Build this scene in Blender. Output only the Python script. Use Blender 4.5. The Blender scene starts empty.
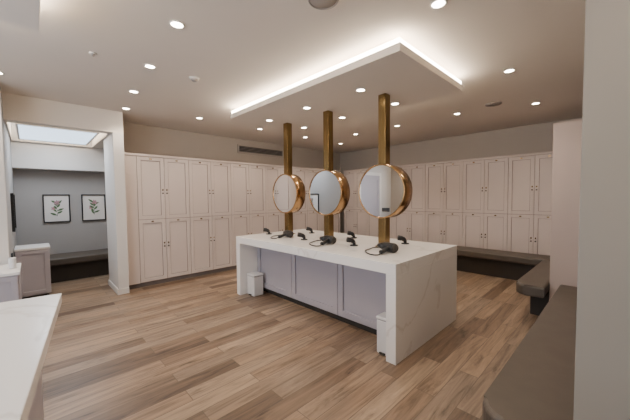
import bpy, bmesh, math, random
from mathutils import Vector, Matrix
random.seed(4)
S = bpy.context.scene
COL = S.collection

# ---------------------------------------------------------------- materials
def new_mat(name):
    m = bpy.data.materials.new(name); m.use_nodes = True
    nt = m.node_tree; b = nt.nodes["Principled BSDF"]
    return m, nt, b

def mat_plain(name, col, rough=0.5, metal=0.0, noise=0.04, nscale=6.0, bump=0.0, spec=0.5, stretch=None):
    m, nt, b = new_mat(name)
    N, L = nt.nodes, nt.links
    tc = N.new("ShaderNodeTexCoord")
    nz = N.new("ShaderNodeTexNoise"); nz.inputs["Scale"].default_value = nscale; nz.inputs["Detail"].default_value = 4
    if stretch:
        mp = N.new("ShaderNodeMapping"); mp.inputs["Scale"].default_value = stretch
        L.new(tc.outputs["Object"], mp.inputs["Vector"]); L.new(mp.outputs[0], nz.inputs["Vector"])
    else:
        L.new(tc.outputs["Object"], nz.inputs["Vector"])
    r = N.new("ShaderNodeValToRGB")
    r.color_ramp.elements[0].position = .3; r.color_ramp.elements[1].position = .7
    r.color_ramp.elements[0].color = tuple(c*(1-noise) for c in col)+(1,)
    r.color_ramp.elements[1].color = tuple(min(1, c*(1+noise)) for c in col)+(1,)
    L.new(nz.outputs["Fac"], r.inputs["Fac"]); L.new(r.outputs["Color"], b.inputs["Base Color"])
    b.inputs["Roughness"].default_value = rough; b.inputs["Metallic"].default_value = metal
    b.inputs["Specular IOR Level"].default_value = spec
    if bump:
        bp = N.new("ShaderNodeBump"); bp.inputs["Strength"].default_value = bump; bp.inputs["Distance"].default_value = .002
        n2 = N.new("ShaderNodeTexNoise"); n2.inputs["Scale"].default_value = 250
        L.new(tc.outputs["Object"], n2.inputs["Vector"])
        L.new(n2.outputs["Fac"], bp.inputs["Height"]); L.new(bp.outputs["Normal"], b.inputs["Normal"])
    return m

def mat_emit(name, col, strength):
    m, nt, b = new_mat(name)
    b.inputs["Base Color"].default_value = col+(1,)
    b.inputs["Emission Color"].default_value = col+(1,)
    b.inputs["Emission Strength"].default_value = strength
    return m

def mat_floor():
    m, nt, b = new_mat("oak_planks"); N, L = nt.nodes, nt.links
    tc = N.new("ShaderNodeTexCoord")
    br = N.new("ShaderNodeTexBrick")
    br.offset = .37; br.offset_frequency = 2; br.squash = 1
    br.inputs["Scale"].default_value = 1
    br.inputs["Brick Width"].default_value = 1.3
    br.inputs["Row Height"].default_value = .155
    br.inputs["Mortar Size"].default_value = .0025
    br.inputs["Mortar Smooth"].default_value = .1
    br.inputs["Color1"].default_value = (0, 0, 0, 1); br.inputs["Color2"].default_value = (1, 1, 1, 1)
    br.inputs["Mortar"].default_value = (.5, .5, .5, 1)
    L.new(tc.outputs["Object"], br.inputs["Vector"])
    ramp = N.new("ShaderNodeValToRGB"); cr = ramp.color_ramp
    cr.elements[0].position = 0; cr.elements[0].color = (.105, .068, .045, 1)
    cr.elements[1].position = 1; cr.elements[1].color = (.37, .27, .185, 1)
    for p, c in ((.25, (.195, .132, .088, 1)), (.5, (.275, .19, .126, 1)), (.75, (.215, .157, .113, 1))):
        e = cr.elements.new(p); e.color = c
    L.new(br.outputs["Color"], ramp.inputs["Fac"])
    sc = N.new("ShaderNodeVectorMath"); sc.operation = 'MULTIPLY'; sc.inputs[1].default_value = (1.0, 11, 1)
    L.new(tc.outputs["Object"], sc.inputs[0])
    cmb = N.new("ShaderNodeCombineXYZ")
    mul = N.new("ShaderNodeMath"); mul.operation = 'MULTIPLY'; mul.inputs[1].default_value = 37
    sepc = N.new("ShaderNodeSeparateColor"); L.new(br.outputs["Color"], sepc.inputs[0]); L.new(sepc.outputs[0], mul.inputs[0])
    L.new(mul.outputs[0], cmb.inputs[2]); L.new(mul.outputs[0], cmb.inputs[0])
    ad = N.new("ShaderNodeVectorMath"); ad.operation = 'ADD'
    L.new(sc.outputs[0], ad.inputs[0]); L.new(cmb.outputs[0], ad.inputs[1])
    gn = N.new("ShaderNodeTexNoise"); gn.inputs["Scale"].default_value = 1.5; gn.inputs["Detail"].default_value = 8
    gn.inputs["Roughness"].default_value = .68; gn.inputs["Distortion"].default_value = 1.2
    L.new(ad.outputs[0], gn.inputs["Vector"])
    gr = N.new("ShaderNodeValToRGB"); g = gr.color_ramp
    g.elements[0].position = .30; g.elements[0].color = (.28, .25, .23, 1)
    g.elements[1].position = .66; g.elements[1].color = (1.36, 1.34, 1.31, 1)
    e = g.elements.new(.45); e.color = (.86, .84, .82, 1)
    L.new(gn.outputs["Fac"], gr.inputs["Fac"])
    mx = N.new("ShaderNodeMixRGB"); mx.blend_type = 'MULTIPLY'; mx.inputs[0].default_value = 1
    L.new(ramp.outputs[0], mx.inputs[1]); L.new(gr.outputs[0], mx.inputs[2])
    m2 = N.new("ShaderNodeMixRGB"); m2.blend_type = 'MIX'; m2.inputs[2].default_value = (.06, .045, .035, 1)
    ml = N.new("ShaderNodeMath"); ml.operation = 'MULTIPLY'; ml.inputs[1].default_value = .8
    L.new(br.outputs["Fac"], ml.inputs[0]); L.new(ml.outputs[0], m2.inputs[0])
    L.new(mx.outputs[0], m2.inputs[1]); L.new(m2.outputs[0], b.inputs["Base Color"])
    b.inputs["Roughness"].default_value = .38
    bp = N.new("ShaderNodeBump"); bp.inputs["Strength"].default_value = .25; bp.inputs["Distance"].default_value = .002
    L.new(gn.outputs["Fac"], bp.inputs["Height"]); L.new(bp.outputs[0], b.inputs["Normal"])
    return m

def mat_marble():
    m, nt, b = new_mat("veined_marble"); N, L = nt.nodes, nt.links
    tc = N.new("ShaderNodeTexCoord")
    mp = N.new("ShaderNodeMapping"); mp.inputs["Rotation"].default_value = (.5, .6, .7); mp.inputs["Location"].default_value = (3.1, .4, 1.2)
    L.new(tc.outputs["Object"], mp.inputs["Vector"])
    nz = N.new("ShaderNodeTexNoise"); nz.inputs["Scale"].default_value = .8; nz.inputs["Detail"].default_value = 5
    nz.inputs["Distortion"].default_value = 1.0
    L.new(mp.outputs[0], nz.inputs["Vector"])
    r = N.new("ShaderNodeValToRGB"); c = r.color_ramp
    c.elements[0].position = .485; c.elements[0].color = (.80, .775, .75, 1)
    c.elements[1].position = .515; c.elements[1].color = (.80, .775, .75, 1)
    e = c.elements.new(.50); e.color = (.69, .655, .62, 1)
    L.new(nz.outputs["Fac"], r.inputs["Fac"]); L.new(r.outputs[0], b.inputs["Base Color"])
    b.inputs["Roughness"].default_value = .22
    return m

M_floor = mat_floor()
M_marble = mat_marble()
M_wall = mat_plain("painted_plaster", (.42, .368, .318), .85, noise=.02, nscale=2)
M_white = mat_plain("white_plaster", (.60, .57, .54), .85, noise=.02, nscale=2)
M_ceil = mat_plain("ceiling_paint", (.68, .62, .555), .9, noise=.015, nscale=1.5)
M_lock = mat_plain("locker_lacquer", (.55, .472, .435), .5, noise=.02, nscale=3)
M_lockd = mat_plain("locker_carcass", (.17, .14, .125), .6, noise=.02)
M_cab = mat_plain("lavender_lacquer", (.385, .36, .395), .45, noise=.02, nscale=3)
M_part = mat_plain("partition_lacquer", (.45, .365, .325), .6, noise=.02, nscale=2)
M_pier = mat_plain("taupe_paint", (.27, .243, .21), .9, noise=.02, nscale=2)
M_alc = mat_plain("grey_paint", (.38, .36, .345), .85, noise=.02, nscale=2)
M_brass = mat_plain("aged_brass", (.27, .18, .075), .27, 1.0, noise=.16, nscale=3, stretch=(12, 12, 1.2))
M_copper = mat_plain("antique_brass", (.42, .255, .12), .24, 1.0, noise=.06, nscale=9)
M_mirror = mat_plain("mirror_glass", (.86, .88, .90), .01, 1.0, noise=.001)
M_leather = mat_plain("taupe_leather", (.088, .070, .055), .5, noise=.08, nscale=8, bump=.15)
M_dark = mat_plain("dark_plinth", (.035, .028, .022), .7)
M_black = mat_plain("black_plastic", (.012, .012, .013), .35)
M_bin = mat_plain("white_plastic", (.66, .65, .65), .35, noise=.01)
M_grey = mat_plain("speaker_mesh", (.30, .27, .25), .8)
M_trim = mat_plain("downlight_trim", (.70, .67, .63), .5)
M_led = mat_emit("led_strip_light", (1, .86, .68), 32)
M_glow = mat_emit("skylight_edge_light", (1, .88, .72), 12)
M_lamp = mat_emit("downlight_lens", (1, .87, .70), 50)
M_sky = mat_emit("skylight_panel", (.66, .82, 1.0), 2.2)
M_win = mat_emit("window_daylight", (.76, .87, 1.0), 2.0)
M_mat = mat_plain("print_paper", (.74, .70, .66), .8, noise=.01)
M_leaf = mat_plain("print_leaf_ink", (.10, .17, .08), .8, noise=.3, nscale=60)
M_petal = mat_plain("print_petal_ink", (.45, .25, .28), .8, noise=.3, nscale=60)

# ---------------------------------------------------------------- builder
class B:
    def __init__(s, name):
        s.name = name; s.bm = bmesh.new(); s.mats = []
    def mi(s, mat):
        if mat not in s.mats: s.mats.append(mat)
        return s.mats.index(mat)
    def _merge(s, tb, mat, smooth=False, M=None):
        if M is not None: tb.transform(M)
        i = s.mi(mat)
        bmesh.ops.recalc_face_normals(tb, faces=tb.faces)
        for f in tb.faces: f.material_index = i; f.smooth = smooth
        me = bpy.data.meshes.new("tmp"); tb.to_mesh(me); tb.free()
        s.bm.from_mesh(me); bpy.data.meshes.remove(me)
    def box(s, x0, y0, z0, x1, y1, z1, mat, bev=0, seg=2, M=None):
        tb = bmesh.new(); bmesh.ops.create_cube(tb, size=1)
        sx, sy, sz = abs(x1-x0), abs(y1-y0), abs(z1-z0)
        for v in tb.verts:
            v.co = Vector(((x0+x1)/2+v.co.x*sx, (y0+y1)/2+v.co.y*sy, (z0+z1)/2+v.co.z*sz))
        if bev: bmesh.ops.bevel(tb, geom=tb.edges[:], offset=bev, segments=seg, profile=.5, affect='EDGES')
        s._merge(tb, mat, False, M); return s
    def cyl(s, c, axis, r0, r1, h, mat, seg=32, bev=0, M=None, smooth=True):
        tb = bmesh.new()
        bmesh.ops.create_cone(tb, cap_ends=True, segments=seg, radius1=r0, radius2=r1, depth=h)
        if bev:
            ed = [e for e in tb.edges if abs(e.verts[0].co.z-e.verts[1].co.z) < 1e-6]
            bmesh.ops.bevel(tb, geom=ed, offset=bev, segments=3, profile=.5, affect='EDGES')
        q = Vector((0, 0, 1)).rotation_difference(Vector(axis).normalized()).to_matrix().to_4x4()
        tb.transform(Matrix.Translation(c) @ q)
        s._merge(tb, mat, smooth, M); return s
    def ring(s, c, axis, ro, ri, h, mat, seg=64, M=None):
        tb = bmesh.new(); q = Vector((0, 0, 1)).rotation_difference(Vector(axis).normalized()).to_matrix().to_4x4()
        prof = [(ri, -h/2), (ro-.004, -h/2), (ro, -h/2+.004), (ro, h/2-.004), (ro-.004, h/2), (ri, h/2)]
        rows = []
        for k in range(seg):
            a = 2*math.pi*k/seg
            rows.append([tb.verts.new((r*math.cos(a), r*math.sin(a), z)) for r, z in prof])
        n = len(prof)
        for k in range(seg):
            A, Bq = rows[k], rows[(k+1) % seg]
            for j in range(n):
                tb.faces.new((A[j], Bq[j], Bq[(j+1) % n], A[(j+1) % n]))
        tb.transform(Matrix.Translation(c) @ q)
        s._merge(tb, mat, True, M); return s
    def prism(s, pts, z0, z1, mat, bev=0, seg=4, smooth=False, M=None):
        tb = bmesh.new()
        lo = [tb.verts.new((x, y, z0)) for x, y in pts]; hi = [tb.verts.new((x, y, z1)) for x, y in pts]
        n = len(pts)
        tb.faces.new(lo[::-1]); tb.faces.new(hi)
        for k in range(n): tb.faces.new((lo[k], lo[(k+1) % n], hi[(k+1) % n], hi[k]))
        if bev:
            ed = [e for e in tb.edges if abs(e.verts[0].co.z-e.verts[1].co.z) < 1e-6]
            bmesh.ops.bevel(tb, geom=ed, offset=bev, segments=seg, profile=.5, affect='EDGES')
        s._merge(tb, mat, smooth, M); return s
    def tube(s, pts, r, mat, seg=8, M=None):
        tb = bmesh.new(); rows = []
        P = [Vector(p) for p in pts]
        for i, p in enumerate(P):
            t = (P[min(i+1, len(P)-1)]-P[max(i-1, 0)]).normalized()
            up = Vector((0, 0, 1)) if abs(t.z) < .9 else Vector((1, 0, 0))
            u = t.cross(up).normalized(); w = t.cross(u)
            rr = r[i] if isinstance(r, (list, tuple)) else r
            rows.append([tb.verts.new(p+u*rr*math.cos(2*math.pi*k/seg)+w*rr*math.sin(2*math.pi*k/seg)) for k in range(seg)])
        for i in range(len(P)-1):
            for k in range(seg):
                tb.faces.new((rows[i][k], rows[i][(k+1) % seg], rows[i+1][(k+1) % seg], rows[i+1][k]))
        tb.faces.new(rows[0][::-1]); tb.faces.new(rows[-1])
        s._merge(tb, mat, True, M); return s
    def done(s, loc=None, rot=None):
        me = bpy.data.meshes.new(s.name); s.bm.to_mesh(me); s.bm.free()
        for m in s.mats: me.materials.append(m)
        o = bpy.data.objects.new(s.name, me); COL.objects.link(o)
        if loc: o.location = loc
        if rot: o.rotation_euler = rot
        return o

def rounded(x0, y0, x1, y1, r, corners="0123", n=8):
    cs = [((x0, y0), 180), ((x1, y0), 270), ((x1, y1), 0), ((x0, y1), 90)]
    out = []
    for i, ((cx, cy), a0) in enumerate(cs):
        if str(i) in corners:
            ox = cx+r if cx == x0 else cx-r; oy = cy+r if cy == y0 else cy-r
            for k in range(n+1):
                a = math.radians(a0+90*k/n); out.append((ox+r*math.cos(a), oy+r*math.sin(a)))
        else: out.append((cx, cy))
    return out

def catmull(P, n=8):
    P = [Vector(p) for p in P]; Q = [P[0]]+P+[P[-1]]; out = []
    for i in range(1, len(Q)-2):
        for k in range(n):
            t = k/n; a, b, c, d = Q[i-1], Q[i], Q[i+1], Q[i+2]
            out.append(.5*((2*b)+(c-a)*t+(2*a-5*b+4*c-d)*t*t+(3*b-a-3*c+d)*t**3))
    out.append(P[-1]); return out

# ---------------------------------------------------------------- room shell
ZC = 2.85
ZA = 2.52   # alcove ceiling
B("floor").box(-2.6, -3.0, -.1, 7.2, 8.0, 0, M_floor).done()
B("ceiling").box(-2.6, -3.0, ZC, 7.2, 8.0, ZC+.1, M_ceil).done()
B("wall_back").box(1.1, 6.1, 0, 7.2, 6.2, ZC, M_wall).done()
B("wall_right").box(7.0, -3.0, 0, 7.2, 6.1, ZC, M_wall).done()
B("wall_front").box(-2.6, -3.2, 0, 7.2, -3.0, ZC, M_wall).done()
B("wall_left").box(-2.4, -3.0, 0, -2.2, 5.5, ZC, M_wall).done()
B("wall_partition").box(.95, 5.42, 0, 1.09, 6.2, ZA, M_white, .003).done()
B("wall_alcove_left").box(-.35, 5.10, 0, -.2, 7.6, ZC, M_alc).done()
B("wall_alcove_front").box(-2.2, 4.95, 0, -.2, 5.10, ZC, M_white).done()
B("wall_alcove_back").box(-.35, 7.6, 0, 2.4, 7.75, ZC, M_alc).done()
B("wall_alcove_right").box(2.25, 6.2, 0, 2.4, 7.6, ZC, M_alc).done()
B("trim_bulkhead").box(-.2, 7.3, 2.06, 2.25, 7.6, ZA, M_white).done()
c = B("ceiling_alcove")
c.box(-.2, 5.42, ZA, 1.09, 5.60, ZC, M_ceil); c.box(.92, 5.60, ZA, 1.09, 7.6, ZC, M_ceil)
c.box(-.2, 7.26, ZA, .92, 7.6, ZC, M_white); c.box(-.2, 5.60, ZA, -.18, 7.26, ZC, M_white)
c.box(1.09, 6.2, ZA, 2.25, 7.6, ZC, M_white)
c.done()
sk = B("skylight")
a0, a1, b0, b1 = -.08, .80, 5.74, 7.10
sk.box(a0, b0, ZA+.02, a1, b1, ZA+.05, M_sky)
sk.box(a0-.025, b0-.025, ZA+.01, a0, b1+.025, ZA+.08, M_trim); sk.box(a1, b0-.025, ZA+.01, a1+.025, b1+.025, ZA+.08, M_trim)
sk.box(a0, b0-.025, ZA+.01, a1, b0, ZA+.08, M_trim); sk.box(a0, b1, ZA+.01, a1, b1+.025, ZA+.08, M_trim)
for q in ((a0-.03, b0-.03, a1+.03, b0), (a0-.03, b1, a1+.03, b1+.03), (a0-.03, b0, a0, b1), (a1, b0, a1+.03, b1)):
    sk.box(q[0], q[1], ZA+.09, q[2], q[3], ZA+.13, M_glow)
for sx in (.1, .62):
    for sy in (6.0, 6.9): sk.cyl((sx, sy, (ZA+.05+ZC)/2), (0, 0, 1), .006, .006, ZC-ZA-.05, M_trim, 8)
sk.done()
B("wall_pier").box(1.4, -.5, 0, 4.46, .10, ZC, M_pier, .003).done()
B("wall_divider").box(4.47, .10, 0, 6.45, .57, 2.34, M_part, .004).done()
B("baseboard_partition").box(.935, 5.405, 0, 1.09, 6.2, .09, M_white, .003).done()

# unseen panelled door, added on the left-hand return wall for the mirrors to reflect
d = B("mirror_fill_door")
dx0, dx1, dy, dz = -1.55, -.65, 4.95, 2.1
d.box(dx0-.09, dy-.03, 0, dx0, dy, dz+.09, M_trim, .004); d.box(dx1, dy-.03, 0, dx1+.09, dy, dz+.09, M_trim, .004)
d.box(dx0, dy-.03, dz, dx1, dy, dz+.09, M_trim, .004)
for (za, zb_) in ((.0, .12), (.95, 1.07), (dz-.12, dz)): d.box(dx0+.10, dy-.02, za, dx1-.10, dy, zb_, M_cab)
d.box(dx0, dy-.02, 0, dx0+.10, dy, dz, M_cab); d.box(dx1-.10, dy-.02, 0, dx1, dy, dz, M_cab)
d.box(dx0+.10, dy-.008, .12, dx1-.10, dy, .95, M_cab); d.box(dx0+.10, dy-.008, 1.07, dx1-.10, dy, dz-.12, M_cab)
d.cyl((dx1-.05, dy-.035, 1.01), (0, 1, 0), .025, .025, .03, M_brass, 20); d.box(dx1-.16, dy-.065, 1.0, dx1-.04, dy-.05, 1.02, M_brass, .004)
d.done()

def raft(name, x0, y0, x1, y1, zb=2.68, zt=2.75):
    r = B(name); r.box(x0, y0, zb, x1, y1, zt, M_ceil, .002)
    r.box(x0+.14, y0+.14, zt, x1-.14, y1-.14, ZC, M_ceil)
    i = .015; w = .03; z0, z1 = zt, zt+.045
    r.box(x0+i, y0+i, z0, x1-i, y0+i+w, z1, M_led); r.box(x0+i, y1-i-w, z0, x1-i, y1-i, z1, M_led)
    r.box(x0+i, y0+i+w, z0, x0+i+w, y1-i-w, z1, M_led); r.box(x1-i-w, y0+i+w, z0, x1-i, y1-i-w, z1, M_led)
    return r.done()
raft("ceiling_raft", 2.20, 1.27, 3.58, 4.08)
raft("ceiling_raft", -1.5, -.6, .09, 2.86)

wi = B("window_1")
wi.box(-2.2, .2, .9, -2.19, 3.8, 2.4, M_win)
for yy in (.15, 1.4, 2.6, 3.8): wi.box(-2.2, yy, .85, -2.14, yy+.05, 2.45, M_trim)
wi.box(-2.2, .15, .85, -2.14, 3.85, .9, M_trim); wi.box(-2.2, .15, 2.4, -2.14, 3.85, 2.45, M_trim)
wi.done()

# ---------------------------------------------------------------- lockers
def locker_bank(name, n, wd, M, filler):
    b = B(name); Lr = n*wd
    top = 2.25; D = .49
    b.box(-filler, .02, .08, Lr, D, top-.04, M_lockd, M=M)
    b.box(-filler, .045, 0, Lr, D, .08, M_lockd, M=M)
    b.box(-filler, -.012, top-.04, Lr+.0, D, top, M_lock, .004, M=M)
    if filler:
        b.box(-filler, 0, .08, -.003, D-.01, top-.04, M_lock, .002, M=M)
    for k in range(n):
        x0 = k*wd+.003; x1 = (k+1)*wd-.003
        for (z0, z1) in ((.085, 1.142), (1.150, top-.045)):
            f = .06
            b.box(x0, 0, z0, x0+f, .02, z1, M_lock, .002, 1, M=M)
            b.box(x1-f, 0, z0, x1, .02, z1, M_lock, .002, 1, M=M)
            b.box(x0+f, 0, z0, x1-f, .02, z0+f, M_lock, .002, 1, M=M)
            b.box(x0+f, 0, z1-f, x1-f, .02, z1, M_lock, .002, 1, M=M)
            b.box(x0+f-.001, .013, z0+f-.001, x1-f+.001, .02, z1-f+.001, M_lock, M=M)
            for q in ((x0+f, z0+f, x0+f+.005, z1-f), (x1-f-.005, z0+f, x1-f, z1-f)):
                b.box(q[0], .007, q[1], q[2], .014, q[3], M_lockd, M=M)
            for q in ((x0+f, z0+f, x1-f, z0+f+.005), (x0+f, z1-f-.005, x1-f, z1-f)):
                b.box(q[0], .007, q[1], q[2], .014, q[3], M_lockd, M=M)
            lx = x1-.03 if k % 2 == 0 else x0+.03
            lz = z0+(z1-z0)*(.55 if z0 < 1 else .42)
            b.cyl((lx, -.008, lz), (0, 1, 0), .012, .012, .018, M_black, 16, M=M)
            b.box(lx-.009, -.004, lz+.045, lx+.009, .002, lz+.07, M_brass, M=M)
            b.box((x0+x1)/2-.018, -.003, z1-.040, (x0+x1)/2+.018, .002, z1-.022, M_brass, M=M)
    return b.done()
MB = Matrix.Translation((1.29, 5.57, 0))
locker_bank("locker_bank", 12, .424, MB, .185)
MR = Matrix.Translation((6.5, 5.53, 0)) @ Matrix.Rotation(-math.pi/2, 4, 'Z')
locker_bank("locker_bank", 13, .405, MR, 0)

g = B("air_vent")
g.box(3.45, 6.07, 2.53, 4.75, 6.10, 2.56, M_wall); g.box(3.45, 6.07, 2.69, 4.75, 6.10, 2.72, M_wall)
g.box(3.45, 6.07, 2.56, 3.48, 6.10, 2.69, M_wall); g.box(4.72, 6.07, 2.56, 4.75, 6.10, 2.69, M_wall)
g.box(3.48, 6.09, 2.56, 4.72, 6.098, 2.69, M_dark)
for k in range(4): g.box(3.48, 6.072, 2.572+k*.031, 4.72, 6.09, 2.580+k*.031, M_grey)
g.done()

# ---------------------------------------------------------------- island
X0, X1, Y0, Y1, H = 2.28, 3.67, 1.35, 4.13, .905
i = B("vanity_island")
i.box(X0, Y0, H-.10, X1, Y1, H, M_marble, .003)
i.box(X0, Y0, 0, X1, Y0+.10, H-.10, M_marble, .002)
i.box(X0, Y1-.10, 0, X1, Y1, H-.10, M_marble, .002)
cx0, cx1 = X0+.31, X1-.31
i.box(cx0+.02, Y0+.10, .09, cx1-.02, Y1-.10, H-.10, M_cab)
i.box(cx0+.06, Y0+.10, 0, cx1-.06, Y1-.10, .09, M_dark)
nP = 3; pw = (Y1-Y0-.20)/nP
for side in (0, 1):
    xa, xb = (cx0, cx0+.02) if side == 0 else (cx1-.02, cx1)
    for k in range(nP):
        a = Y0+.10+k*pw+.004; b_ = Y0+.10+(k+1)*pw-.004; f = .075; z0, z1 = .09, H-.105
        i.box(xa, a, z0, xb, a+f, z1, M_cab, .002, 1); i.box(xa, b_-f, z0, xb, b_, z1, M_cab, .002, 1)
        i.box(xa, a+f, z0, xb, b_-f, z0+f, M_cab, .002, 1); i.box(xa, a+f, z1-f, xb, b_-f, z1, M_cab, .002, 1)
i.done()

# ---------------------------------------------------------------- posts & mirrors
PX = 3.01
for n_, py in enumerate((1.94, 2.84, 3.73)):
    p = B("vanity_mirror")
    p.box(PX-.05, py-.05, H, PX+.05, py+.05, 2.68, M_brass, .006, 3)
    p.box(PX-.075, py-.075, H, PX+.075, py+.075, H+.012, M_brass, .003)
    zc, R, T = 1.56, .315, .18
    p.ring((PX, py, zc), (1, 0, 0), R, R-.016, T, M_copper)
    p.cyl((PX, py, zc), (1, 0, 0), R-.015, R-.015, T-.04, M_dark, 64, smooth=False)
    p.cyl((PX-T/2+.012, py, zc), (1, 0, 0), R-.0155, R-.0155, .008, M_mirror, 64, smooth=False)
    p.cyl((PX+T/2-.012, py, zc), (1, 0, 0), R-.0155, R-.0155, .008, M_mirror, 64, smooth=False)
    if n_ == 0:
        p.box(PX-T/2-.004, py-.12, zc-.235, PX-T/2+.010, py-.03, zc-.190, M_black, .003)
    p.done()

# ---------------------------------------------------------------- hair dryers, holders
def hair_dryer(x, y, rz, s=1.15):
    d = B("hair_dryer")
    d.cyl((0, 0, .045), (1, 0, 0), .045, .043, .13, M_black, 28, .010)
    d.cyl((.10, 0, .045), (1, 0, 0), .036, .022, .08, M_black, 28)
    d.cyl((-.072, 0, .045), (1, 0, 0), .034, .042, .014, M_dark, 28)
    d.tube(catmull([(-.02, .02, .045), (-.03, .08, .036), (-.045, .13, .024), (-.05, .16, .022)], 4), .019, M_black, 14)
    d.tube(catmull([(-.05, .16, .022), (-.07, .20, .008), (-.03, .24, .007), (.06, .22, .007), (.15, .16, .007), (.20, .06, .007), (.24, -.03, .007), (.20, -.07, .007), (.12, -.055, .007)], 8), .0055, M_black, 8)
    o = d.done((x, y, H+.002), (0, 0, rz)); o.scale = (s, s, s); return o
def dryer_holder(x, y, rz):
    d = B("dryer_holder")
    d.cyl((0, 0, .006), (0, 0, 1), .05, .046, .012, M_black, 28)
    d.tube(catmull([(0, 0, .01), (0, 0, .03), (.010, 0, .05), (.04, 0, .068), (.09, 0, .078)], 5), [.020]*6+[.024]*5+[.028]*5+[.032]*5, M_black, 18)
    return d.done((x, y, H+.0005), (0, 0, rz))
hair_dryer(2.74, 1.70, 1.35); hair_dryer(2.72, 2.56, 1.5); hair_dryer(2.76, 3.43, 1.3)
dryer_holder(2.82, 2.24, 2.6); dryer_holder(3.36, 1.86, 2.4)
dryer_holder(2.74, 3.06, 2.6); dryer_holder(3.34, 2.66, 2.4)
dryer_holder(2.78, 3.96, 2.6); dryer_holder(3.34, 3.54, 2.4)

def bin_(x, y, sx, sy, h):
    b = B("waste_bin")
    b.box(x-sx/2, y-sy/2, .0, x+sx/2, y+sy/2, h-.035, M_bin, .012, 3)
    b.box(x-sx/2-.004, y-sy/2-.004, h-.03, x+sx/2+.004, y+sy/2+.004, h, M_bin, .01, 3)
    b.box(x-sx/2+.008, y-sy/2+.008, h-.04, x+sx/2-.008, y+sy/2-.008, h-.025, M_dark)
    b.box(x-sx/2-.02, y-.03, .012, x-sx/2+.01, y+.03, .022, M_dark, .002)
    return b.done()
bin_(2.42, 1.53, .14, .14, .36); bin_(2.47, 3.91, .17, .20, .33)

# ---------------------------------------------------------------- benches
def bench(x0, y0, x1, y1, corners, r=.1, inset=(0, 0, 0, 0), zt=.45, th=.13):
    b = B("upholstered_bench")
    b.prism(rounded(x0, y0, x1, y1, r, corners), zt-th, zt, M_leather, .03, 5)
    b.box(x0+inset[0], y0+inset[1], 0, x1-inset[2], y1-inset[3], zt-th, M_dark)
    return b.done()
bench(1.55, .105, 4.465, .475, "3", .13, (.2, 0, 0, .13))
bench(4.15, .575, 5.98, .86, "3", .10, (.35, 0, 0, .1))
bench(6.0, .60, 6.47, 5.5, "", .1, (.12, 0, 0, 0))
bench(-.18, 6.95, 2.2, 7.59, "", .1, (0, .12, 0, 0))

# ---------------------------------------------------------------- near marble counter, left
ctr = B("marble_counter")
ang = math.radians(-7.0)
Mc = Matrix.Translation((.125, 2.48, 0)) @ Matrix.Rotation(ang, 4, 'Z')
ctr.box(-.62, -1.95, .84, 0, 0, .90, M_marble, .003, M=Mc)
ctr.box(-.60, -1.93, .08, -.10, -.10, .84, M_cab, M=Mc)
ctr.box(-.58, -1.90, 0, -.14, -.14, .08, M_dark, M=Mc)
ctr.done()

def cabinet(x0, y0, x1, y1, h):
    b = B("side_cabinet")
    b.box(x0, y0, .06, x1, y1, h-.03, M_cab, .002); b.box(x0-.01, y0-.015, h-.03, x1+.01, y1, h, M_marble, .003)
    b.box(x0+.03, y0+.03, 0, x1-.03, y1, .06, M_dark)
    f = .05
    b.box(x0+.01, y0-.012, .08, x0+.01+f, y0, h-.04, M_cab, .001); b.box(x1-.01-f, y0-.012, .08, x1-.01, y0, h-.04, M_cab, .001)
    b.box(x0+.01+f, y0-.012, .08, x1-.01-f, y0, .08+f, M_cab, .001); b.box(x0+.01+f, y0-.012, h-.04-f, x1-.01-f, y0, h-.04, M_cab, .001)
    return b.done()
cabinet(-.18, 6.1, .19, 6.6, .78)
cabinet(-.55, 4.3, -.11, 4.90, .76)
bt = B("soap_bottle")
bt.cyl((0, 0, .06), (0, 0, 1), .03, .03, .12, M_bin, 20, .006); bt.cyl((0, 0, .14), (0, 0, 1), .008, .008, .04, M_black, 12)
bt.box(-.008, -.035, .155, .008, .008, .167, M_black, .002); bt.done((-.16, 4.55, .761))

# ---------------------------------------------------------------- artwork
def artwork(z0, z1, wdt, seed, M):
    rnd = random.Random(seed)
    a = B("framed_botanical_print"); h = z1-z0; f = .02
    a.box(-wdt/2, -.03, 0, -wdt/2+f, 0, h, M_black, .002, M=M); a.box(wdt/2-f, -.03, 0, wdt/2, 0, h, M_black, .002, M=M)
    a.box(-wdt/2+f, -.03, 0, wdt/2-f, 0, f, M_black, .002, M=M); a.box(-wdt/2+f, -.03, h-f, wdt/2-f, 0, h, M_black, .002, M=M)
    a.box(-wdt/2+f, -.012, f, wdt/2-f, -.004, h-f, M_mat, M=M)
    st = [(0, -.0135, h*.22), (.015, -.0135, h*.38), (-.01, -.0135, h*.55), (.01, -.0135, h*.72)]
    a.tube(st, .003, M_leaf, 6, M=M)
    def blade(x, z, ang, ln, wd_, mat):
        tb = bmesh.new(); n = 8; pts = []
        for k in range(n+1): t = k/n; pts.append((t*ln, wd_*math.sin(math.pi*t)))
        for k in range(n-1, 0, -1): t = k/n; pts.append((t*ln, -wd_*math.sin(math.pi*t)))
        yy = -.0145-rnd.random()*.001
        vs = [tb.verts.new((x+u*math.cos(ang)-v*math.sin(ang), yy, z+u*math.sin(ang)+v*math.cos(ang))) for u, v in pts]
        tb.faces.new(vs); a._merge(tb, mat, False, M)
    for k in range(9):
        t = .25+.055*k; blade(0, h*t, math.radians(20+rnd.random()*50) if k % 2 else math.radians(160-rnd.random()*50), .08+.04*rnd.random(), .018, M_leaf)
    for k in range(7): blade(.01, h*.70, k*math.tau/7, .055, .016, M_petal)
    for k in range(5): blade(-.05, h*.5, k*math.tau/5, .04, .012, M_petal)
    return a.done()
artwork(1.06, 1.60, .40, 1, Matrix.Translation((.372, 7.598, 1.06)))
artwork(1.06, 1.60, .40, 2, Matrix.Translation((.95, 7.598, 1.06)))
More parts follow.
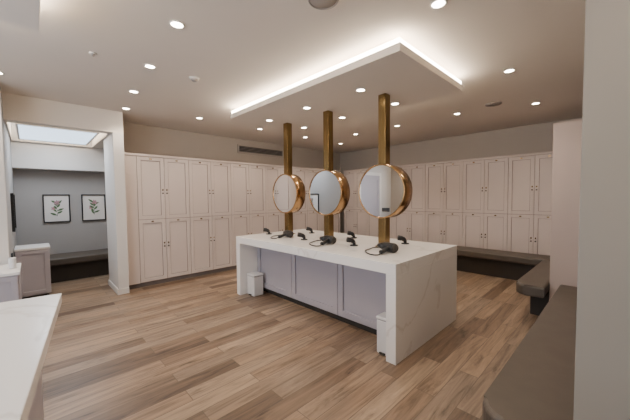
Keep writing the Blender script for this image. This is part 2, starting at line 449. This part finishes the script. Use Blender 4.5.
artwork(1.06, 1.62, .60, 3, Matrix.Translation((-.198, 6.4, 1.04)) @ Matrix.Rotation(math.pi/2, 4, 'Z'))

# ---------------------------------------------------------------- ceiling fittings
def spot(x, y, z, e):
    l = bpy.data.lights.new("downlight_lamp", 'SPOT'); l.energy = e; l.color = (1, .86, .71)
    l.spot_size = math.radians(120); l.spot_blend = .8; l.shadow_soft_size = .05
    o = bpy.data.objects.new("downlight_lamp", l); o.location = (x, y, z-.03); return o
def downlight(x, y, z=ZC, e=38):
    d = B("downlight")
    d.ring((0, 0, -.004), (0, 0, 1), .056, .044, .012, M_trim, 32)
    d.cyl((0, 0, -.001), (0, 0, 1), .044, .044, .006, M_lamp, 32, smooth=False)
    o = d.done((x, y, z))
    s = spot(0, 0, 0, e); COL.objects.link(s); s.parent = o
    return o
pts = [(.87, 2.42), (.93, 3.36), (.99, 4.28), (1.08, 5.15), (2.11, .92), (3.78, .87), (5.4, .9),
       (2.1, 4.95), (3.3, 4.95), (4.5, 4.95), (5.7, 4.95), (5.1, 1.9), (5.1, 3.0), (5.1, 4.0), (.8, 1.2), (.9, -.4), (2.6, -1.4), (-1.6, 4.2), (-.2, 4.6)]  # next-to-last one is unseen, added to brighten what the mirrors reflect
for x, y in pts: downlight(x, y)
for x in (2.67, 3.38):
    for y in (2.02, 2.90, 3.75): downlight(x, y, 2.68, 17)
downlight(1.5, 6.9, ZA, 14)
def disc(name, x, y, r, mat, z=ZC):
    d = B(name); d.cyl((0, 0, -.004), (0, 0, 1), r, r+.004, .008, mat, 40)
    d.ring((0, 0, -.006), (0, 0, 1), r+.006, r-.006, .012, M_grey, 40); return d.done((x, y, z))
disc("ceiling_speaker", 1.49, 1.44, .10, M_grey); disc("ceiling_speaker", 4.98, 1.34, .10, M_grey)
sd = B("smoke_detector"); sd.cyl((0, 0, -.008), (0, 0, 1), .05, .055, .016, M_trim, 32); sd.cyl((0, 0, -.026), (0, 0, 1), .025, .038, .022, M_grey, 32); sd.done((1.38, 3.36, ZC))
sp = B("sprinkler_head"); sp.cyl((0, 0, -.004), (0, 0, 1), .03, .03, .008, M_trim, 24); sp.cyl((0, 0, -.018), (0, 0, 1), .01, .012, .022, M_grey, 12); sp.done((.47, 3.42, ZC))

def area(name, loc, rot, sx, sy, e, col):
    l = bpy.data.lights.new(name, 'AREA'); l.shape = 'RECTANGLE'; l.size = sx; l.size_y = sy; l.energy = e; l.color = col
    o = bpy.data.objects.new(name, l); o.location = loc; o.rotation_euler = rot; COL.objects.link(o)
area("window_daylight_lamp", (-2.12, 2.0, 1.65), (0, -math.pi/2, 0), 1.5, 3.6, 75, (.78, .87, 1))
area("skylight_lamp", (.36, 6.42, ZA), (0, 0, 0), .6, 1.1, 20, (.85, .92, 1))

wd = bpy.data.worlds.new("world"); S.world = wd; wd.use_nodes = True
wd.node_tree.nodes["Background"].inputs[0].default_value = (.5, .5, .55, 1)
wd.node_tree.nodes["Background"].inputs[1].default_value = .3

# ---------------------------------------------------------------- camera
cam = bpy.data.cameras.new("camera"); co = bpy.data.objects.new("camera", cam); COL.objects.link(co)
cam.sensor_width = 36; cam.lens = 36*295/630; cam.clip_start = .03
th = math.radians(2.5); yaw = math.radians(46)
fh = Vector((math.cos(yaw), math.sin(yaw), 0))
fw = fh*math.cos(th)+Vector((0, 0, -math.sin(th)))
rt = Vector((math.sin(yaw), -math.cos(yaw), 0)); up = rt.cross(fw)
ro = math.radians(.55)
r2 = rt*math.cos(ro)-up*math.sin(ro); u2 = up*math.cos(ro)+rt*math.sin(ro)
Mx = Matrix((r2, u2, -fw)).transposed().to_4x4(); Mx.translation = Vector((0, 0, 1.5))
co.matrix_world = Mx
S.camera = co
